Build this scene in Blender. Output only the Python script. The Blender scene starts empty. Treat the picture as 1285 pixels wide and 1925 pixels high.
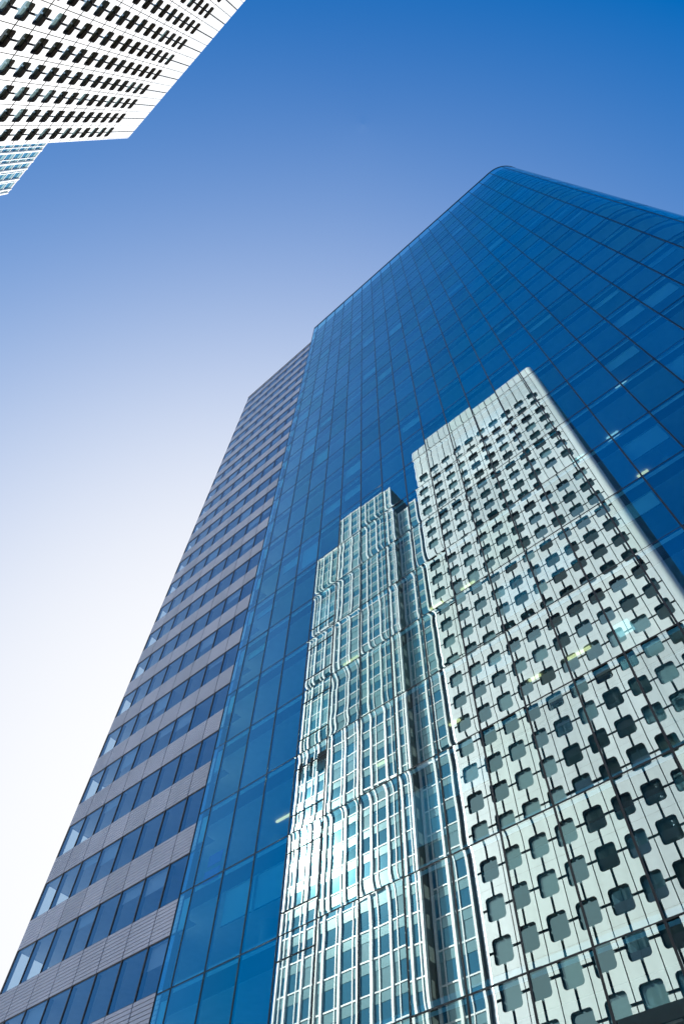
import bpy, math, random
from math import sin, cos, pi, radians
from mathutils import Matrix, Vector

random.seed(7)
C = bpy.context.scene.collection
scene = bpy.context.scene
O = 1.6                    # eye height: heights below are given from the eye and lifted by O

# ------------------------------------------------------------------ camera
F, YAW, PITCH, ROLL = 1264.92, -0.76686, 1.04707, 0.05352
cy_, sy_, cp_, sp_, cr_, sr_ = cos(YAW), sin(YAW), cos(PITCH), sin(PITCH), cos(ROLL), sin(ROLL)
fwd = Vector((sy_ * cp_, cy_ * cp_, sp_)); rgt = Vector((cy_, -sy_, 0)); up = rgt.cross(fwd)
r2 = cr_ * rgt + sr_ * up; u2 = -sr_ * rgt + cr_ * up
cam = bpy.data.objects.new("camera", bpy.data.cameras.new("camera"))
C.objects.link(cam)
cam.matrix_world = Matrix(((r2.x, u2.x, -fwd.x, 0), (r2.y, u2.y, -fwd.y, 0), (r2.z, u2.z, -fwd.z, O), (0, 0, 0, 1)))
cam.data.sensor_fit = 'HORIZONTAL'; cam.data.sensor_width = 24.0
cam.data.lens = 24.0 * F / 1285.0
cam.data.clip_start = 0.1; cam.data.clip_end = 20000
scene.camera = cam

# ------------------------------------------------------------------ sky, sun, exposure
SUN = Vector((-1.0476, 1.0, 0.9636)).normalized()
elev = math.asin(SUN.z); azim = math.atan2(SUN.x, SUN.y)
w = bpy.data.worlds.new("World"); scene.world = w; w.use_nodes = True
nt = w.node_tree; bg = nt.nodes["Background"]
sky = nt.nodes.new("ShaderNodeTexSky"); sky.sky_type = 'NISHITA'; sky.sun_disc = False
sky.sun_elevation = elev; sky.sun_rotation = azim
sky.air_density = 0.4; sky.dust_density = 10.0; sky.ozone_density = 10.0
hs = nt.nodes.new("ShaderNodeHueSaturation"); hs.inputs["Saturation"].default_value = 1.4
gm = nt.nodes.new("ShaderNodeGamma"); gm.inputs["Gamma"].default_value = 1.2
wb = nt.nodes.new("ShaderNodeVectorMath"); wb.operation = 'MULTIPLY'; wb.inputs[1].default_value = (0.655, 0.595, 0.745)
nt.links.new(sky.outputs[0], gm.inputs["Color"]); nt.links.new(gm.outputs[0], hs.inputs["Color"])
nt.links.new(hs.outputs[0], wb.inputs[0]); 
sa = nt.nodes.new("ShaderNodeVectorMath"); sa.operation = 'MULTIPLY_ADD'; sa.inputs[1].default_value = (.95, .95, .95); sa.inputs[2].default_value = (1, 1, 1)
sd = nt.nodes.new("ShaderNodeVectorMath"); sd.operation = 'DIVIDE'                  # soft shoulder towards the aureole, as on film
ss = nt.nodes.new("ShaderNodeVectorMath"); ss.operation = 'SCALE'; ss.inputs["Scale"].default_value = 2.94
nt.links.new(wb.outputs[0], sa.inputs[0]); nt.links.new(wb.outputs[0], sd.inputs[0]); nt.links.new(sa.outputs[0], sd.inputs[1])
nt.links.new(sd.outputs[0], ss.inputs[0]); nt.links.new(ss.outputs[0], bg.inputs["Color"])
bg.inputs["Strength"].default_value = 0.15
sl = bpy.data.lights.new("sun", 'SUN'); sl.energy = 4.0; sl.angle = radians(0.5); sl.color = (1.0, 0.95, 0.86)
so = bpy.data.objects.new("sun", sl); C.objects.link(so)
so.location = (0, 0, 300); so.rotation_euler = SUN.to_track_quat('Z', 'Y').to_euler()
scene.view_settings.view_transform = 'Standard'; scene.view_settings.look = 'None'
scene.view_settings.gamma = 1.0; scene.view_settings.exposure = 1.18
scene.cycles.max_bounces = 14; scene.cycles.glossy_bounces = 8; scene.cycles.transparent_max_bounces = 12
scene.cycles.diffuse_bounces = 3

# ------------------------------------------------------------------ materials
def mat(name):
    m = bpy.data.materials.new(name); m.use_nodes = True
    return m, m.node_tree, m.node_tree.nodes["Principled BSDF"]

def plain(name, col, rough=0.6, metal=0.0, spec=0.5, var=0.0, scale=3.0, emit=None, streak=1.0):
    """a Principled surface whose colour wanders a little with two octaves of noise (grime, batch differences)"""
    m, t, p = mat(name)
    p.inputs["Base Color"].default_value = (*col, 1); p.inputs["Roughness"].default_value = rough
    p.inputs["Metallic"].default_value = metal; p.inputs["Specular IOR Level"].default_value = spec
    if var:
        tc = t.nodes.new("ShaderNodeTexCoord"); n = t.nodes.new("ShaderNodeTexNoise")
        n.inputs["Scale"].default_value = scale; n.inputs["Detail"].default_value = 5
        mp = t.nodes.new("ShaderNodeMapRange"); mp.inputs[1].default_value = 0.3; mp.inputs[2].default_value = 0.7
        mp.inputs[3].default_value = 1 - var; mp.inputs[4].default_value = 1 + var
        mx = t.nodes.new("ShaderNodeVectorMath"); mx.operation = 'SCALE'; mx.inputs[0].default_value = col
        mm = t.nodes.new("ShaderNodeMapping"); mm.inputs["Scale"].default_value = (1, 1, streak)
        t.links.new(tc.outputs["Object"], mm.inputs["Vector"]); t.links.new(mm.outputs[0], n.inputs["Vector"]); t.links.new(n.outputs["Fac"], mp.inputs[0])
        t.links.new(mp.outputs[0], mx.inputs["Scale"]); t.links.new(mx.outputs[0], p.inputs["Base Color"])
    if emit:
        p.inputs["Emission Color"].default_value = (*emit[:3], 1); p.inputs["Emission Strength"].default_value = emit[3]
    return m

def glazing(name, refl, tint, base=0.5, gain=0.5, rough=0.0, back=None):
    """coated glass: mirror reflection over a tinted see-through layer (or over an opaque back colour)"""
    m = bpy.data.materials.new(name); m.use_nodes = True; t = m.node_tree
    t.nodes.remove(t.nodes["Principled BSDF"]); out = t.nodes["Material Output"]
    g = t.nodes.new("ShaderNodeBsdfGlossy"); g.inputs["Color"].default_value = (*refl, 1); g.inputs["Roughness"].default_value = rough
    if back is None:
        b = t.nodes.new("ShaderNodeBsdfTransparent"); b.inputs["Color"].default_value = (*tint, 1)
    else:
        b = t.nodes.new("ShaderNodeBsdfDiffuse"); b.inputs["Color"].default_value = (*back, 1)
    lw = t.nodes.new("ShaderNodeLayerWeight"); lw.inputs["Blend"].default_value = 0.5
    pw = t.nodes.new("ShaderNodeMath"); pw.operation = 'POWER'; pw.inputs[1].default_value = 4.0
    ma = t.nodes.new("ShaderNodeMath"); ma.operation = 'MULTIPLY_ADD'; ma.inputs[1].default_value = gain; ma.inputs[2].default_value = base
    mx = t.nodes.new("ShaderNodeMixShader")
    t.links.new(lw.outputs["Facing"], pw.inputs[0]); t.links.new(pw.outputs[0], ma.inputs[0]); t.links.new(ma.outputs[0], mx.inputs[0])
    t.links.new(b.outputs[0], mx.inputs[1]); t.links.new(g.outputs[0], mx.inputs[2]); t.links.new(mx.outputs[0], out.inputs["Surface"])
    return m

M = {}
PANES = [glazing("blue_coated_glass", (0.80, 0.98, 1.0), (0.34, 0.86, 1.0), 0.45, 0.42),
         glazing("blue_coated_glass_b", (0.75, 0.93, 0.95), (0.34, 0.86, 0.98), 0.42, 0.42),
         glazing("blue_coated_glass_c", (0.82, 1.0, 1.0), (0.30, 0.80, 0.96), 0.485, 0.42),
         glazing("blue_coated_glass_d", (0.78, 0.99, 0.97), (0.36, 0.88, 0.98), 0.435, 0.42)]
M['ribbon'] = glazing("ribbon_glass", (0.60, 0.74, 0.85), (0.64, 0.80, 0.90), 0.40, 0.45)
M['clear'] = glazing("clear_flank_glass", (0.6, 0.74, 0.85), (0.94, 0.97, 0.95), 0.10, 0.5)
M['mullion'] = plain("black_mullion", (0.012, 0.014, 0.018), 0.45)
M['slab'] = plain("slab_edge", (0.05, 0.06, 0.075), 0.8, var=0.08)
M['ceiling'] = plain("office_ceiling", (0.86, 0.87, 0.88), 0.9, var=0.05)
M['core'] = plain("core_wall", (0.30, 0.31, 0.33), 0.9, var=0.1, scale=0.6)
M['lamp_faint'] = plain("light_panel", (0.8, 0.8, 0.76), 0.5, emit=(1, 0.97, 0.9, 0.42))  # unlit fittings, given a weak glow so they show pale
M['lamp_on'] = plain("lit_tube", (0.9, 0.8, 0.6), 0.5, emit=(1, 0.50, 0.22, 1.2))
M['column'] = plain("round_column", (0.66, 0.66, 0.66), 0.7)
M['blind'] = plain("pale_blind", (0.74, 0.77, 0.80), 0.8)
M['screen'] = plain("blind_fabric", (0.62, 0.66, 0.68), 0.9)
M['clad'] = plain("grey_cladding", (0.57, 0.585, 0.70), 0.55, var=0.06, scale=0.5)
CLADS = [M['clad'], plain("grey_cladding_b", (0.53, 0.545, 0.65), 0.55, var=0.07, scale=0.7, streak=.3), plain("grey_cladding_c", (0.61, 0.62, 0.735), 0.55, var=0.05, scale=0.7, streak=.3)]
M['groove'] = plain("cladding_groove", (0.10, 0.095, 0.11), 0.7)
M['trim'] = plain("brown_trim", (0.10, 0.085, 0.08), 0.5)
M['roofing'] = plain("roof_gravel", (0.30, 0.29, 0.27), 0.95, var=0.15)
M['white'] = plain("white_enamel_panel", (0.71, 0.725, 0.74), 0.42, var=0.07, scale=0.9, streak=0.12)
M['crown'] = plain("crown_panel", (0.60, 0.625, 0.64), 0.4, var=0.05, scale=0.6, streak=0.15)
M['base'] = plain("shaded_panel", (0.20, 0.20, 0.19), 0.6, var=0.12, scale=0.6)  # white tower's lowest panels, with the shadow there put into the colour
M['flank'] = plain("shaded_flank_panel", (0.08, 0.085, 0.09), 0.5, var=0.06)  # white tower's flanks, their shade put into the dark colour
M['bronze'] = plain("bronze_reveal", (0.075, 0.055, 0.042), 0.5)
M['joint'] = plain("panel_joint", (0.016, 0.015, 0.014), 0.8)
M['corner'] = plain("corner_metal", (0.62, 0.63, 0.68), 0.32, metal=0.75)
M['dark'] = plain("dark_metal", (0.022, 0.022, 0.024), 0.9, spec=0.05, var=0.1)
WGLASS = [glazing("tower_window_glass", (0.62, 0.84, 0.88), None, 0.48, 0.4, 0.02, back=(0.012, 0.017, 0.016)),
          glazing("tower_window_dark", (0.40, 0.46, 0.44), None, 0.26, 0.4, 0.02, back=(0.012, 0.014, 0.010)),
          glazing("tower_window_pale", (0.60, 0.80, 0.84), None, 0.34, 0.4, 0.02, back=(0.14, 0.22, 0.23))]
M['fin'] = plain("white_fin", (0.80, 0.81, 0.82), 0.35)
M['tblue'] = glazing("lattice_blue_glass", (0.36, 0.76, 0.95), None, 0.26, 0.35, 0.07, back=(0.004, 0.09, 0.19))
M['tpale'] = glazing("lattice_blind_glass", (0.60, 0.80, 0.86), None, 0.22, 0.35, 0.10, back=(0.16, 0.29, 0.34))
M['tspan'] = glazing("lattice_spandrel_glass", (0.60, 0.80, 0.84), None, 0.20, 0.35, 0.12, back=(0.17, 0.31, 0.36))
M['slate'] = plain("slate_panel", (0.07, 0.10, 0.13), 0.5, var=0.1)
M['stone'] = plain("dark_stone", (0.085, 0.078, 0.062), 0.8, var=0.2, scale=0.25)
M['light_patch'] = plain("pale_light_patch", (0.55, 0.55, 0.45), 0.8, var=0.15, scale=0.4)  # colour of the painted light patches on the finned tower's flank

def paving():
    m, t, p = mat("plaza_paving")
    tc = t.nodes.new("ShaderNodeTexCoord"); b = t.nodes.new("ShaderNodeTexBrick"); n = t.nodes.new("ShaderNodeTexNoise")
    b.inputs["Color1"].default_value = (0.30, 0.29, 0.27, 1); b.inputs["Color2"].default_value = (0.25, 0.245, 0.235, 1)
    b.inputs["Mortar"].default_value = (0.12, 0.12, 0.115, 1); b.inputs["Scale"].default_value = 1.0
    b.inputs["Mortar Size"].default_value = 0.012; b.inputs["Brick Width"].default_value = 1.2; b.inputs["Row Height"].default_value = 0.6
    t.links.new(tc.outputs["Object"], b.inputs["Vector"]); t.links.new(b.outputs["Color"], p.inputs["Base Color"])
    p.inputs["Roughness"].default_value = 0.8
    return m
M['paving'] = paving()

# ------------------------------------------------------------------ mesh helpers
class MB:
    """collects faces in world coordinates (heights from the eye) and links them as one mesh object"""
    def __init__(s): s.v = []; s.f = []; s.mi = []
    def face(s, pts, mi=0):
        i = len(s.v); s.v += [tuple(p) for p in pts]; s.f.append(tuple(range(i, i + len(pts)))); s.mi.append(mi)
    def box(s, x0, x1, y0, y1, z0, z1, mi=0):
        i = len(s.v)
        s.v += [(x0, y0, z0), (x1, y0, z0), (x1, y1, z0), (x0, y1, z0), (x0, y0, z1), (x1, y0, z1), (x1, y1, z1), (x0, y1, z1)]
        for q in ((0, 3, 2, 1), (4, 5, 6, 7), (0, 1, 5, 4), (1, 2, 6, 5), (2, 3, 7, 6), (3, 0, 4, 7)):
            s.f.append(tuple(i + k for k in q)); s.mi.append(mi)
    def prism(s, poly, z0, z1, mi=0, bottom=None, top=None):
        n = len(poly)
        i = len(s.v); s.v += [(x, y, z0) for x, y in poly] + [(x, y, z1) for x, y in poly]
        for k in range(n):
            s.f.append((i + k, i + (k + 1) % n, i + n + (k + 1) % n, i + n + k)); s.mi.append(mi)
        s.f.append(tuple(i + k for k in reversed(range(n)))); s.mi.append(mi if bottom is None else bottom)
        s.f.append(tuple(i + n + k for k in range(n))); s.mi.append(mi if top is None else top)
    def grid(s, fn, nu, nv, mi=0):
        i = len(s.v)
        for b in range(nv + 1):
            for a in range(nu + 1): s.v.append(fn(a, b))
        for b in range(nv):
            for a in range(nu):
                k = i + b * (nu + 1) + a; s.f.append((k, k + 1, k + nu + 2, k + nu + 1)); s.mi.append(mi)
    def build(s, name, mats, parent=None, smooth=False):
        me = bpy.data.meshes.new(name)
        off = parent_origin(parent)
        me.from_pydata([(x - off[0], y - off[1], z + O - off[2]) for x, y, z in s.v], [], s.f)
        for m in (mats if isinstance(mats, (list, tuple)) else [mats]): me.materials.append(m)
        me.polygons.foreach_set("material_index", s.mi)
        if smooth: me.polygons.foreach_set("use_smooth", [True] * len(me.polygons))
        me.update()
        o = bpy.data.objects.new(name, me); C.objects.link(o)
        if parent: o.parent = parent
        return o

def parent_origin(p):
    v = [0.0, 0.0, 0.0]
    while p:
        for k in range(3): v[k] += p.location[k]
        p = p.parent
    return v

def thing(name, label, cat, loc):
    o = bpy.data.objects.new(name, None); C.objects.link(o); o.location = loc
    o['label'] = label; o['category'] = cat
    return o

def in_frame(x, y, z):
    """image position of a point (heights from the eye) in the photograph's pixels, None when behind the lens"""
    p = Vector((x, y, z)); d = p.dot(fwd)
    if d < 0.5: return None
    return (642.5 + F * p.dot(r2) / d, 962.5 - F * p.dot(u2) / d)

def shown_area(corners):
    q = [in_frame(*c) for c in corners]
    if any(p is None for p in q): return 0.0
    x0, x1 = max(0, min(p[0] for p in q)), min(1285, max(p[0] for p in q))
    y0, y1 = max(0, min(p[1] for p in q)), min(1925, max(p[1] for p in q))
    if x1 <= x0 or y1 <= y0: return 0.0
    a = 0.0
    for k in range(len(q)):
        a += q[k][0] * q[(k + 1) % len(q)][1] - q[(k + 1) % len(q)][0] * q[k][1]
    return abs(a) / 2

def part_each(items, name, rest_name, mats, parent, limit=100, smooth=False):
    """items: (shown area, function adding the piece to an MB). The largest in the photo get a mesh each, the rest share one"""
    items = sorted(items, key=lambda it: -it[0])
    rest = MB()
    for k, (a, fn) in enumerate(items):
        if k < limit and a > 0:
            mb = MB(); fn(mb); mb.build(name, mats, parent, smooth)
        else: fn(rest)
    if rest.f:
        o = rest.build(rest_name, mats, parent, smooth); o['kind'] = 'stuff'

# ------------------------------------------------------------------ ground
g = MB(); g.face([(-9000, -9000, -O), (9000, -9000, -O), (9000, 9000, -O), (-9000, 9000, -O)])
go = g.build("plaza_ground", M['paving']); go['kind'] = 'structure'

# ------------------------------------------------------------------ glass tower with its grey clad wing (one building)
YP, YG = 16.0, 17.17                 # plane of the curtain wall, plane of the grey wing
MOD, X0, NB = 1.78, -22.68, 18       # glazing module, first mullion, bays
XS = -23.52                          # left end of the curtain wall
LINE = lambda k: 8.55 + 3.71 * k     # floor line k
K0, K1 = -2, 26
ZB = -O + 0.02
XA, RA = X0 + MOD * NB, 3.43         # the rounded corner starts here
YBACK = 46.0
tower = thing("office_tower", "tall blue mirror glass office tower with a grey clad wing on its left", "office tower", (-12, 30, 0))

def plan(s):
    """point and outward normal on the curtain wall, s metres right of the rounded corner's start"""
    L = RA * pi / 2
    if s <= 0: return XA + s, YP, 0.0, -1.0
    if s <= L:
        a = s / RA
        return XA + RA * sin(a), YP + RA * (1 - cos(a)), sin(a), -cos(a)
    return XA + RA, YP + RA + (s - L), 1.0, 0.0

def inset(s0, s1, d, n=10):
    pts = []
    for k in range(n + 1):
        x, y, nx, ny = plan(s0 + (s1 - s0) * k / n); pts.append((x - nx * d, y - ny * d))
    return pts

SMAX = RA * pi / 2 + (YBACK - YP - RA)
UP = [0.0, 0.025, 0.06, 0.11, 0.18, 0.3, 0.5, 0.7, 0.82, 0.89, 0.94, 0.975, 1.0]
VP = [0.0, 0.012, 0.03, 0.055, 0.085, 0.12, 0.17, 0.25, 0.36, 0.5, 0.64, 0.75, 0.83, 0.88, 0.915, 0.945, 0.97, 0.988, 1.0]
def pane_fn(s0, s1, z0, z1, seed, flat=False):
    """a sealed pane: tilted a hair in its frame, dished by pressure (steep at the edges) and faintly rolled"""
    r = random.Random(seed)
    tu, tv = r.gauss(0, 0.0008), r.gauss(0, 0.0011)
    At, Ab = r.uniform(-0.0003, 0.0012), r.uniform(-0.0003, 0.0011)
    nt_, nb_ = r.uniform(7, 15), r.uniform(7, 15)
    sk = r.uniform(-.35, .35)
    B = r.gauss(0, 0.00014); fq = r.uniform(1.8, 4.4); ph = r.uniform(0, 6.3)
    B2 = r.gauss(0, 0.00008); f2 = r.uniform(1.0, 2.0); ph2 = r.uniform(0, 6.3)
    mi = r.choice((0, 0, 1, 2, 3))
    W, H = s1 - s0, z1 - z0
    def add(mb):
        def f(a, b):
            u, v = UP[a], VP[b]
            P = -At * max(0, 2 * v - 1) ** nt_ - Ab * max(0, 1 - 2 * v) ** nb_
            h = P * (1 + sk * (2 * u - 1)) + B * sin(2 * pi * fq * v + ph) + B2 * sin(2 * pi * f2 * u + ph2) + tu * (u - .5) * W + tv * (v - .5) * H
            x, y, nx, ny = plan(s0 + u * W)
            return (x - nx * h, y - ny * h, z0 + v * H)
        mb.grid(f, len(UP) - 1, len(VP) - 1, mi)
    return add

wall = MB()                                           # the curtain wall's own frame: coping and foot, jamb at the seam
for s0, s1 in ((XS - XA, 0), (0, RA * pi / 2), (RA * pi / 2, SMAX)):
    n = 12 if s0 == 0 else 1
    for d0, d1, z0, z1 in ((-0.05, 0.12, 104.84, 105.0), (-0.03, 0.10, ZB, 1.05)):
        a, b = inset(s0, s1, d0, n), inset(s0, s1, d1, n)
        for k in range(n):
            wall.prism([a[k], a[k + 1], b[k + 1], b[k]], z0, z1)
wall.box(XS - 0.005, XS + 0.04, YP - 0.02, YP + 0.05, 1.06, 104.83)
curtain = wall.build("curtain_wall", M['mullion'], tower)

# glass panes: narrow strip at the seam, flat bays, rounded corner, side face
cols = [(XS - XA + 0.05, X0 - XA - 0.02)] + [(X0 - XA + MOD * k, X0 - XA + MOD * (k + 1)) for k in range(NB)]
s = 0.0
while s < SMAX - 1.0:
    cols.append((s, min(s + MOD, SMAX))); s += MOD
items = []
seed = 0
for ci, (s0, s1) in enumerate(cols):
    for k in range(K0, K1):
        z0, z1 = LINE(k) + 0.0, LINE(k + 1)
        if k == K1 - 1: z1 = 104.84
        seed += 1
        if seed < 0: continue
        p0, p1 = plan(s0), plan(s1)
        area = shown_area([(p0[0], p0[1], z0), (p1[0], p1[1], z0), (p1[0], p1[1], z1), (p0[0], p0[1], z1)])
        if s0 > RA * 0.75: area = 0
        items.append((area, pane_fn(s0 + 0.012, s1 - 0.012, z0 + 0.012, z1 - 0.012, seed)))
part_each(items, "glass_pane", "glass_panes", PANES, curtain, 100, smooth=True)

for s in [c[0] for c in cols[1:]]:                    # black vertical joints between the bays
    x, y, nx, ny = plan(s); tx, ty = -ny, nx; hw = 0.032
    mb = MB()
    mb.prism([(x - tx * hw + nx * .012, y - ty * hw + ny * .012), (x + tx * hw + nx * .012, y + ty * hw + ny * .012),
              (x + tx * hw - nx * .10, y + ty * hw - ny * .10), (x - tx * hw - nx * .10, y - ty * hw - ny * .10)], 1.06, 104.83)
    mb.build("mullion", M['mullion'], curtain)
for k in range(K0 + 1, K1):                           # black joints at the floors, all round
    mb = MB(); z = LINE(k); hz = 0.025
    for s0, s1 in ((XS - XA + .06, 0), (0, RA * pi / 2), (RA * pi / 2, SMAX)):
        n = 12 if s0 == 0 else 1
        a, b = inset(s0, s1, -0.004, n), inset(s0, s1, 0.07, n)
        for q in range(n): mb.prism([a[q], a[q + 1], b[q + 1], b[q]], z - hz, z + hz)
    mb.build("transom", M['mullion'], curtain)
mb_items = []
for k in range(K0 + 1, K1 - 1):                       # one bay of opening lights with two extra bars a floor
    for dz in ((-0.80, 0.75) if k <= 5 else ()):
        mb = MB(); z = LINE(k) + dz
        mb.box(X0 + MOD * 3 + .04, X0 + MOD * 4 - .04, YP - 0.018, YP + 0.05, z - .02, z + .02)
        mb.build("vent_bar", M['mullion'], curtain)
for k in range(K0 + 1, K1):                           # pale blind box in the narrow strip by the seam, one a floor
    mb = MB(); z = LINE(k)
    mb.box(-23.20, -22.78, YP + 0.08, YP + 0.11, z - 1.55, z - 0.30)
    mb.build("pale_blind", M['blind'], curtain)

# inside: slabs with ceilings, core, columns, light fittings
def floor_poly(d):
    return [(XS + .10, YP + d)] + inset(0, RA * pi / 2, d, 10) + [(XA + RA - d, YBACK - .3), (XS + .10, YBACK - .3)]
for k in range(K0 + 1, K1):
    mb = MB(); z = LINE(k)
    mb.prism(floor_poly(0.22), z - 0.77, z - 0.05, 0, bottom=1)
    mb.box(-39.0, XS + .09, YG + .16, YBACK - .3, z - 0.55, z - 0.05, 0)
    i = len(mb.mi) - 6; mb.mi[i] = 1
    for s0, s1, n in ((XS - XA + .3, 0, 1), (0, RA * pi / 2, 8)):          # pale sill box along the glass
        a, b = inset(s0, s1, .34, n), inset(s0, s1, .60, n)
        for q in range(n): mb.prism([a[q], a[q + 1], b[q + 1], b[q]], z - .048, z + .36, 2)
    mb.build("floor_slab", [M['slab'], M['ceiling'], M['blind']], tower)
mb = MB(); mb.prism(floor_poly(0.22), 102.0, 102.5, 1, bottom=2, top=0)
mb.box(-39.0, XS + .09, YG + .16, YBACK - .3, 103.3, 103.6, 0)
mb.build("roof", [M['roofing'], M['slab'], M['ceiling']], tower)
mb = MB(); mb.box(-33.0, 4.0, 25.0, 38.0, ZB, 101.95); mb.build("core_wall", M['core'], tower)
mb = MB(); mb.box(-39.1, XA + RA, YBACK - .25, YBACK, ZB, 104.6); mb.build("back_wall", M['core'], tower)
for cx in (-21.0, -12.0, -3.1, 5.8):
    mb = MB(); mb.prism([(cx + .38 * cos(a * pi / 12), 18.9 + .38 * sin(a * pi / 12)) for a in range(24)], ZB, 101.95)
    mb.build("column", M['column'], tower, smooth=False)
rl = random.Random(11)
n_l = 0
for k in range(1, 20):
    zc = LINE(k) - 0.77
    for j in range(17):
        x = -21.4 + 1.85 * j - 0.2
        lit = (k == 3 and x < -1.0 and rl.random() < .58) or (k == 5 and rl.random() < .30)
        pale = rl.random() < (0.50 if x > -2 else 0.09)
        if not (lit or pale) or n_l >= 96: continue
        n_l += 1
        mb = MB(); ln = rl.choice((0.25, 0.4, 0.5)); yy = 17.9 + rl.choice((0, 0, 1.6)) * (0 if lit else 1)
        hy = .045 if lit or rl.random() < .6 else .28
        if hy > .1: ln = .3
        mb.box(x - ln, x + ln, yy - hy, yy + hy, zc - .07, zc - .004)
        mb.build("ceiling_light", M['lamp_on'] if lit else M['lamp_faint'], tower)
rb = random.Random(17); n_b = 0                       # roller blinds let down behind some panes
for k in range(-1, 24):
    for j in range(NB):
        if rb.random() > .17 or n_b >= 90: continue
        n_b += 1
        d = rb.choice((0.5, 0.9, 1.3, 2.0)); x = X0 + MOD * j
        mb = MB(); z = LINE(k) - 0.79
        mb.box(x + .08, x + MOD - .08, YP + .27, YP + .275, z - d, z, 0); mb.box(x + .08, x + MOD - .08, YP + .26, YP + .285, z - d - .03, z - d, 1)
        mb.build("roller_blind", [M['screen'], M['slab']], tower)
for k in range(4, 11):  # pale globes on thin stems, one a floor behind the glass
    mb = MB(); zc = LINE(k) - 0.77; cx, cy, r = 1.62, 17.3, 0.24
    prof = [(0.0, -1.0), (.5, -.86), (.86, -.5), (1, 0), (.86, .5), (.5, .86), (.12, 1.0), (.12, 1.35)]
    for (ra, za), (rb, zb) in zip(prof, prof[1:]):
        for q in range(16):
            a0, a1 = q * pi / 8, (q + 1) * pi / 8
            P = lambda rr, zz, aa: (cx + r * rr * cos(aa), cy + r * rr * sin(aa), zc - 1.15 + r * zz)
            mb.face([P(ra, za, a0), P(ra, za, a1), P(rb, zb, a1), P(rb, zb, a0)])
    mb.box(cx - .012, cx + .012, cy - .012, cy + .012, zc - .80, zc - .002)
    mb.build("hanging_globe", M['column'], tower, smooth=True)

mb = MB()                                             # purple boards standing against one pane
mb.box(-22.45, -21.6, YP + .31, YP + .335, 16.85, 17.35); mb.box(-22.55, -21.6, YP + .31, YP + .335, 16.15, 16.65)
mb.build("purple_board", plain("purple_board", (0.62, 0.20, 0.66), 0.7), tower)

# the grey wing
XL = -39.10
wing_mb = MB()
wing_mb.box(XL, XL + .12, YG + .02, YG + .14, ZB, 104.1)          # corner post
wing_mb.box(XL - .06, XS, YG - .06, YG + .14, 104.1, 104.22)       # coping
wing_mb.box(XL - .06, XL + .14, YG + .14, YBACK, 104.1, 104.22)
wing = wing_mb.build("clad_wing", M['trim'], tower)
jx = [XL] + [-26.65 - MOD * j for j in range(6, -1, -1)] + [-24.87]
rg = random.Random(5); sp_items, win_items = [], []
def spandrel(x0, x1, z0, z1):
    mi = rg.choice((0, 0, 1, 2))
    def add(mb):
        mb.box(x0 + .012, x1 - .012, YG + .03, YG + .12, z0, z1, 3)
        n = max(1, round((z1 - z0) / .173)); h = (z1 - z0) / n
        for q in range(n):
            mb.box(x0 + .03, x1 - .03, YG, YG + .028, z0 + q * h + .016, z0 + (q + 1) * h - .016, mi)
    return add
def ribbon(x0, x1, z0, z1, r):
    t = r.gauss(0, .0015)
    def add(mb):
        y = YG + .05
        mb.face([(x0 + .03, y - t, z0 + .02), (x1 - .03, y + t, z0 + .02), (x1 - .03, y + t, z1 - .02), (x0 + .03, y - t, z1 - .02)], 0)
        for a, b in ((x0 + .004, x0 + .03), (x1 - .03, x1 - .004)): mb.box(a, b, YG + .012, YG + .30, z0 + .003, z1 - .003, 1)
        for a, b in ((z0 + .003, z0 + .02), (z1 - .02, z1 - .003)): mb.box(x0 + .03, x1 - .03, YG + .02, YG + .12, a, b, 1)
        if drawn > 0: mb.box(x0 + .05, x1 - .05, YG + .22, YG + .23, z1 - drawn, z1 - .03, 2)
    drawn = 0 if x0 < XL + 2.5 or r.random() < .62 else r.uniform(.3, 1.2)
    return add
for k in range(-2, 27):
    zb, zt = LINE(k) - 0.55, LINE(k) + 1.02
    if k == 26: zt = 104.1; zb = LINE(k) - 1.4
    zw = LINE(k + 1) - 0.55 if k < 25 else LINE(26) - 1.4
    for a, b in zip(jx, jx[1:]):
        sp_items.append((shown_area([(a, YG, zb), (b, YG, zb), (b, YG, zt), (a, YG, zt)]), spandrel(a, b, max(zb, ZB), zt)))
        if k < 26:
            win_items.append((shown_area([(a, YG, zt), (b, YG, zt), (b, YG, zw), (a, YG, zw)]), ribbon(a, b, zt, zw, rg)))
part_each(sp_items, "spandrel_panel", "spandrel_panels", [*CLADS, M['groove']], wing, 100)
part_each(win_items, "window", "windows", [M['ribbon'], M['trim'], M['blind']], wing, 100)
# left flank of the wing: the same bands, seen through the corner windows
mb = MB(); mg = MB()
for k in range(-2, 27):
    zb, zt = max(LINE(k) - 0.55, ZB), (LINE(k) + 1.02 if k < 26 else 104.1)
    mb.box(XL + .01, XL + .12, YG + .15, YBACK - .3, zb, zt)
    if k < 26:
        zw = LINE(k + 1) - 0.55
        mg.face([(XL + .06, YG + .14, zt), (XL + .06, YBACK - .3, zt), (XL + .06, YBACK - .3, zw), (XL + .06, YG + .14, zw)])
        q = YG + 3.56
        while q < YBACK - 1:
            mb.box(XL + .03, XL + .10, q - .03, q + .03, zt + .002, zw - .002); q += 3.56
mb.build("flank_cladding", M['clad'], tower); mg.build("flank_glazing", M['clear'], tower)

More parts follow.
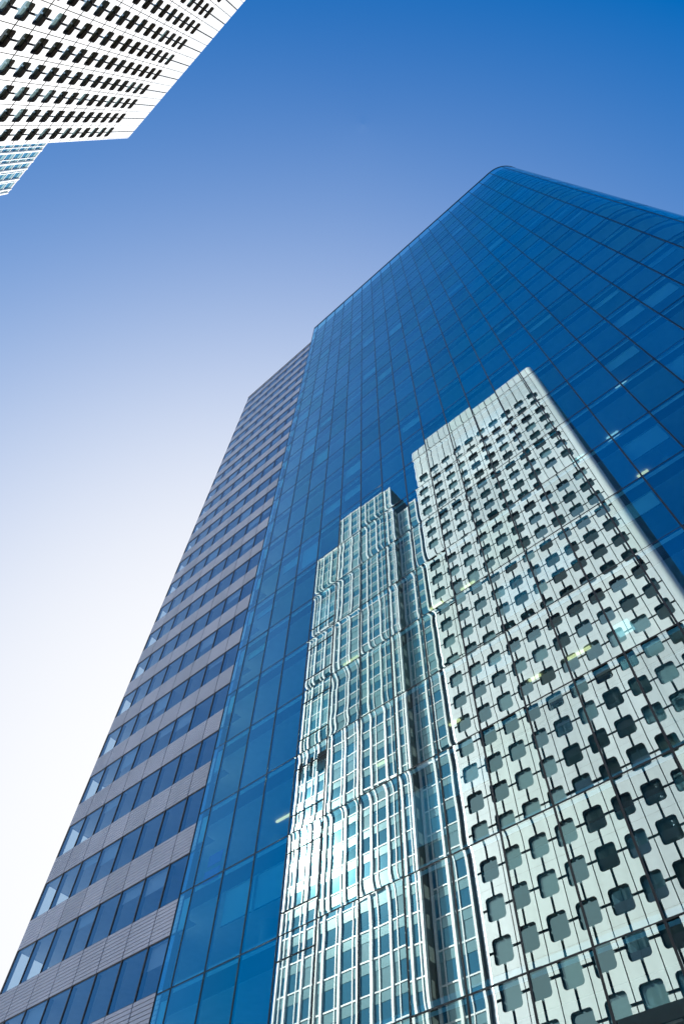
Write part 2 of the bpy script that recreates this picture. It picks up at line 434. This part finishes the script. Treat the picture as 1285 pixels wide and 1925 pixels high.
# ------------------------------------------------------------------ white tower with rounded square windows
YW, XWL, XWR, ZW, WD = -28.45, -36.3, -2.4, 149.3, 38.0
CW, NC, XJ = 3.2, 10, -35.8
RH, ZTOP = 3.98, 134.6
white = thing("white_tower", "white panelled tower with rows of rounded square windows joined by dark slits", "tower", (-19, -48, 0))
S, WW, WH, RR = 0.13, 1.06, 1.20, 0.36
clad = MB()
def quad_piece(cx, cz, sx, sz, hw, hh):
    arc = [(WW - RR + RR * sin(a * pi / 10), WH - RR + RR * cos(a * pi / 10)) for a in range(5, -1, -1)]
    poly = [(S, WH), (S, hh), (hw, hh), (hw, S), (WW, S)] + arc
    pts = [(cx + sx * px, cz + sz * pz) for px, pz in poly]
    if sx * sz < 0: pts.reverse()
    front = [(x, YW, z) for x, z in pts]
    clad.face(front, 0 if cz > 24.5 else 3)  # lower rows take the colour with the shadow in it
    n = len(pts); dp = 0.42
    for k in range(n):
        (xa, za), (xb, zb) = pts[k], pts[(k + 1) % n]
        clad.face([(xa, YW, za), (xb, YW, zb), (xb, YW - dp, zb), (xa, YW - dp, za)][::-1], 1)
nrow = 34
for c in range(NC):
    cx = XJ + CW * (c + .5)
    for r in range(nrow):
        cz = ZTOP - RH * r
        for sx in (1, -1):
            for sz in (1, -1):
                quad_piece(cx, cz, sx, sz, CW / 2 - .05, RH / 2 - (.008 if (r % 2 == 0) == (sz > 0) else 0))
    zt = ZTOP + RH / 2                                             # blank parapet panels, two a bay with a slit between
    for a, b in ((cx - CW / 2 + .055, cx - .11), (cx + .11, cx + CW / 2 - .055)):
        clad.box(a, b, YW - .4, YW, zt + .02, zt + 6.2, 2); clad.box(a, b, YW - .4, YW, zt + 6.23, ZW, 2)
zlow = ZTOP - RH * (nrow - .5)
clad.box(XJ, XJ + CW * NC, YW - .45, YW - .02, -O + .02, zlow - .02)
clad.box(XJ + CW * NC + .05, XWR - 0.8 - .005, YW - .4, YW, -O + .02, ZW)
front_clad = clad.build("cladding", [M['white'], M['bronze'], M['crown'], M['base']], white)
mb = MB()                                                           # dark backing behind joints and slits
for c in range(NC):
    cx = XJ + CW * (c + .5)
    for r in range(nrow):
        cz = ZTOP - RH * r
        mb.box(cx - S - .02, cx + S + .02, YW - .40, YW - .16, cz + WH + .05, cz + RH - WH - .05) if r > 0 else None
        for d in (-1, 1):
            a, b = sorted((cx + d * (WW + .05), cx + d * (CW / 2 - .002)))
            mb.box(a, b, YW - .40, YW - .16, cz - S - .02, cz + S + .02)
    mb.box(cx - .16, cx + .16, YW - .38, YW - .12, ZTOP + WH + .05, ZW - .05)
for c in range(NC + 1):
    x = XJ + CW * c
    mb.box(x - .06, x + .06, YW - .43, YW - .30, -O + .03, ZW - .05)
mb.box(XJ, XJ + CW * NC, YW - .60, YW - .46, -O + .03, ZW - .06)
mb.build("slit_backing", M['joint'], white)
rw = random.Random(3)
wi = []
def wwin(cx, cz, r):
    t = r.gauss(0, .004); u = r.gauss(0, .004); bl = r.random()
    kind = r.choice((0, 0, 1, 1, 1, 2)) if cx > -22 else r.choice((0, 0, 0, 2, 2))  # reflections put into the glass: tower darkens the right, sky pales the left
    def add(mb):
        y = YW - .34
        w_, h_ = WW + .06, WH + .06
        mb.face([(cx + w_, y + t - u, cz - h_), (cx - w_, y - t - u, cz - h_), (cx - w_, y - t + u, cz + h_), (cx + w_, y + t + u, cz + h_)], kind)
        mb.box(cx - w_, cx + w_, y - .045, y - .03, cz - h_, cz + h_, 3)
    return add
for c in range(NC):
    for r in range(nrow):
        cx, cz = XJ + CW * (c + .5), ZTOP - RH * r
        wi.append((shown_area([(cx - 1, YW, cz - 1), (cx + 1, YW, cz - 1), (cx + 1, YW, cz + 1), (cx - 1, YW, cz + 1)]), wwin(cx, cz, rw)))
part_each(wi, "window", "windows", [*WGLASS, M['bronze']], white, 100)
def corner(xc, yc, r, a0, a1, name, material):
    mb = MB(); n = 10
    def f(a, b):
        t = a0 + (a1 - a0) * a / n
        return (xc + r * cos(t), yc + r * sin(t), (-O + .02, ZW + .0)[b])
    mb.grid(f, n, 1)
    return mb.build(name, material, white, smooth=True)
corner(XJ, YW - .5, .5, pi / 2, pi, "rounded_corner", M['corner'])
rc = 0.8
corner(XWR - rc, YW - rc, rc, 0, pi / 2, "rounded_corner", M['white'])
mb = MB()
mb.box(XWL, XWR, YW - WD, YW - rc - .01, -O + .02, ZW - .3, 0)
mb.box(XWL + .5, XWR - rc, YW - rc - .01, YW - .62, -O + .02, ZW - .3, 0)
mb.box(XWL + .05, XWR - .05, YW - WD + .05, YW - .7, ZW - .29, ZW - .05, 1)
body = mb.build("flank_wall", [M['flank'], M['roofing']], white)
mb = MB()                                                           # flank windows
for c in range(10):
    yc = YW - 4.2 - 3.4 * c
    for r in range(nrow):
        cz = ZTOP - RH * r
        for x in (XWR + .012, XWL - .012):
            pts = []
            for a in range(24):
                t = a * pi / 12; ex = 0.35
                px = 1.02 * math.copysign(abs(cos(t)) ** ex, cos(t)); pz = 1.12 * math.copysign(abs(sin(t)) ** ex, sin(t))
                pts.append((x, yc + px * (1 if x > -10 else -1), cz + pz))
            mb.face(pts)
o = mb.build("flank_windows", M['dark'], white); o['kind'] = 'stuff'
mb = MB(); mb.box(XJ, XWR + .6, YW + .02, YW + .85, 25.35, 25.75, 0); mb.box(XJ, XWR + .6, YW + .86, YW + 1.0, 25.0, 26.1, 1)  # ledge added for the shadow's dark edge across the facade
mb.build("added_ledge", [M['dark'], M['dark']], white)

# ------------------------------------------------------------------ tower with white fins beside it
YT = -47.17
lat = thing("finned_tower", "pale blue glass tower with white vertical fins standing behind the white panelled tower", "tower", (-66, -62, 0))
FL = 4.25
blocks = [("main", -76.3, -56.3, YT, 183.0, -75.0), ("left", -85.2, -76.3, YT - 0.4, 170.8, -75.0), ("right", -56.3, -49.2, YT - 2.1, 169.5, -75.0)]
mb = MB()
for nm, x0, x1, y, zt, yb in blocks:
    d = .02 if nm == "main" else 0.05
    mb.box(x0 + d, x1 - d, yb, y - .30, -O + .02, zt - .4, 0)
mb.box(-49.15, -38.0, -74.8, YT - 2.4, -O + .02, 158.0, 1)
mb.build("flank_wall", [M['stone'], M['slate']], lat)
mb = MB()                                                           # reflected light painted as pale bands on the main block's right flank
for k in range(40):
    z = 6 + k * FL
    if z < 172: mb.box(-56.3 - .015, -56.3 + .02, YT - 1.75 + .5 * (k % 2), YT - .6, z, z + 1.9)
mb.build("flank_light_patches", M['light_patch'], lat)
mb = MB(); mb.box(-76.25, -56.35, -74.9, YT - .4, 182.62, 182.9); mb.build("roof", M['roofing'], lat)

thick_m = [-76.15, -74.8, -71.4, -67.9, -65.55, -61.95, -58.5, -56.47]
thin_m = [-72.3, -68.9, -64.3, -60.6, -57.2]
thick_l = [-85.05, -82.9, -79.7, -76.5]
thin_l = [-84.1, -80.9, -77.6]
thick_r = [-55.95, -52.7, -49.4]
thin_r = [-54.9, -51.6]
win_it, spa_it = [], []
rt = random.Random(21)
for (nm, x0, x1, y, zt, yb), TK, TN in zip(blocks, (thick_m, thick_l, thick_r), (thin_m, thin_l, thin_r)):
    for x in TK:
        mb = MB(); mb.box(x - .21, x + .21, y - .28, y + .22, -O + .03, zt); mb.build("fin", M['fin'], lat)
    for x in TN:
        mb = MB(); mb.box(x - .085, x + .085, y - .28, y + .06, -O + .03, zt - .02); mb.build("thin_fin", M['fin'], lat)
    edges = sorted(TK + TN)
    hb = MB(); kmax = int((zt + O) / FL) + 1
    levels = []
    z = zt - .5
    while z > -O + 1: levels.append(z); z -= FL
    for z in levels: hb.box(x0 + .08, x1 - .08, y - .26, y + .03, z - .10, z + .10)
    hb.box(x0 + .05, x1 - .05, y - .27, y + .10, zt - .30, zt - .01)
    hb.build("horizontal_rails", M['fin'], lat)
    for z in levels:
        for a, b in zip(edges, edges[1:]):
            zs, zw = z - .08 - 1.45, z - FL + .08
            def sp(mb, a=a, b=b, z=z, zs=zs, y=y): mb.box(a + .05, b - .05, y - .25, y - .08, zs + .01, z - .08)
            spa_it.append((shown_area([(a, y, zs), (b, y, zs), (b, y, z), (a, y, z)]) if a > -76 and z > 155 and nm == "main" else 0, sp))
            pale = rt.random() < .22
            t = rt.gauss(0, .01)
            def wn(mb, a=a, b=b, zs=zs, zw=zw, y=y, pale=pale, t=t):
                yy = y - .14
                mb.face([(b - .04, yy + t, zw), (a + .04, yy - t, zw), (a + .04, yy - t, zs), (b - .04, yy + t, zs)], 1 if pale else 0)
            win_it.append((shown_area([(a, y, zw), (b, y, zw), (b, y, zs), (a, y, zs)]) if a > -76 and z > 155 and nm == "main" else 0, wn))
part_each(win_it, "window", "windows", [M['tblue'], M['tpale']], lat, 90)
part_each(spa_it, "spandrel", "spandrels", M['tspan'], lat, 90)
mb = MB(); yl = YT - 0.4
mb.box(-79.8, -76.57, yl - .1, yl + .26, 90.6, 95.0); mb.box(-81.8, -81.2, yl - .1, yl + .26, 90.6, 95.0); mb.box(-84.9, -84.1, yl - .1, yl + .26, 91.0, 95.0)
mb.build("louvre", M['dark'], lat)
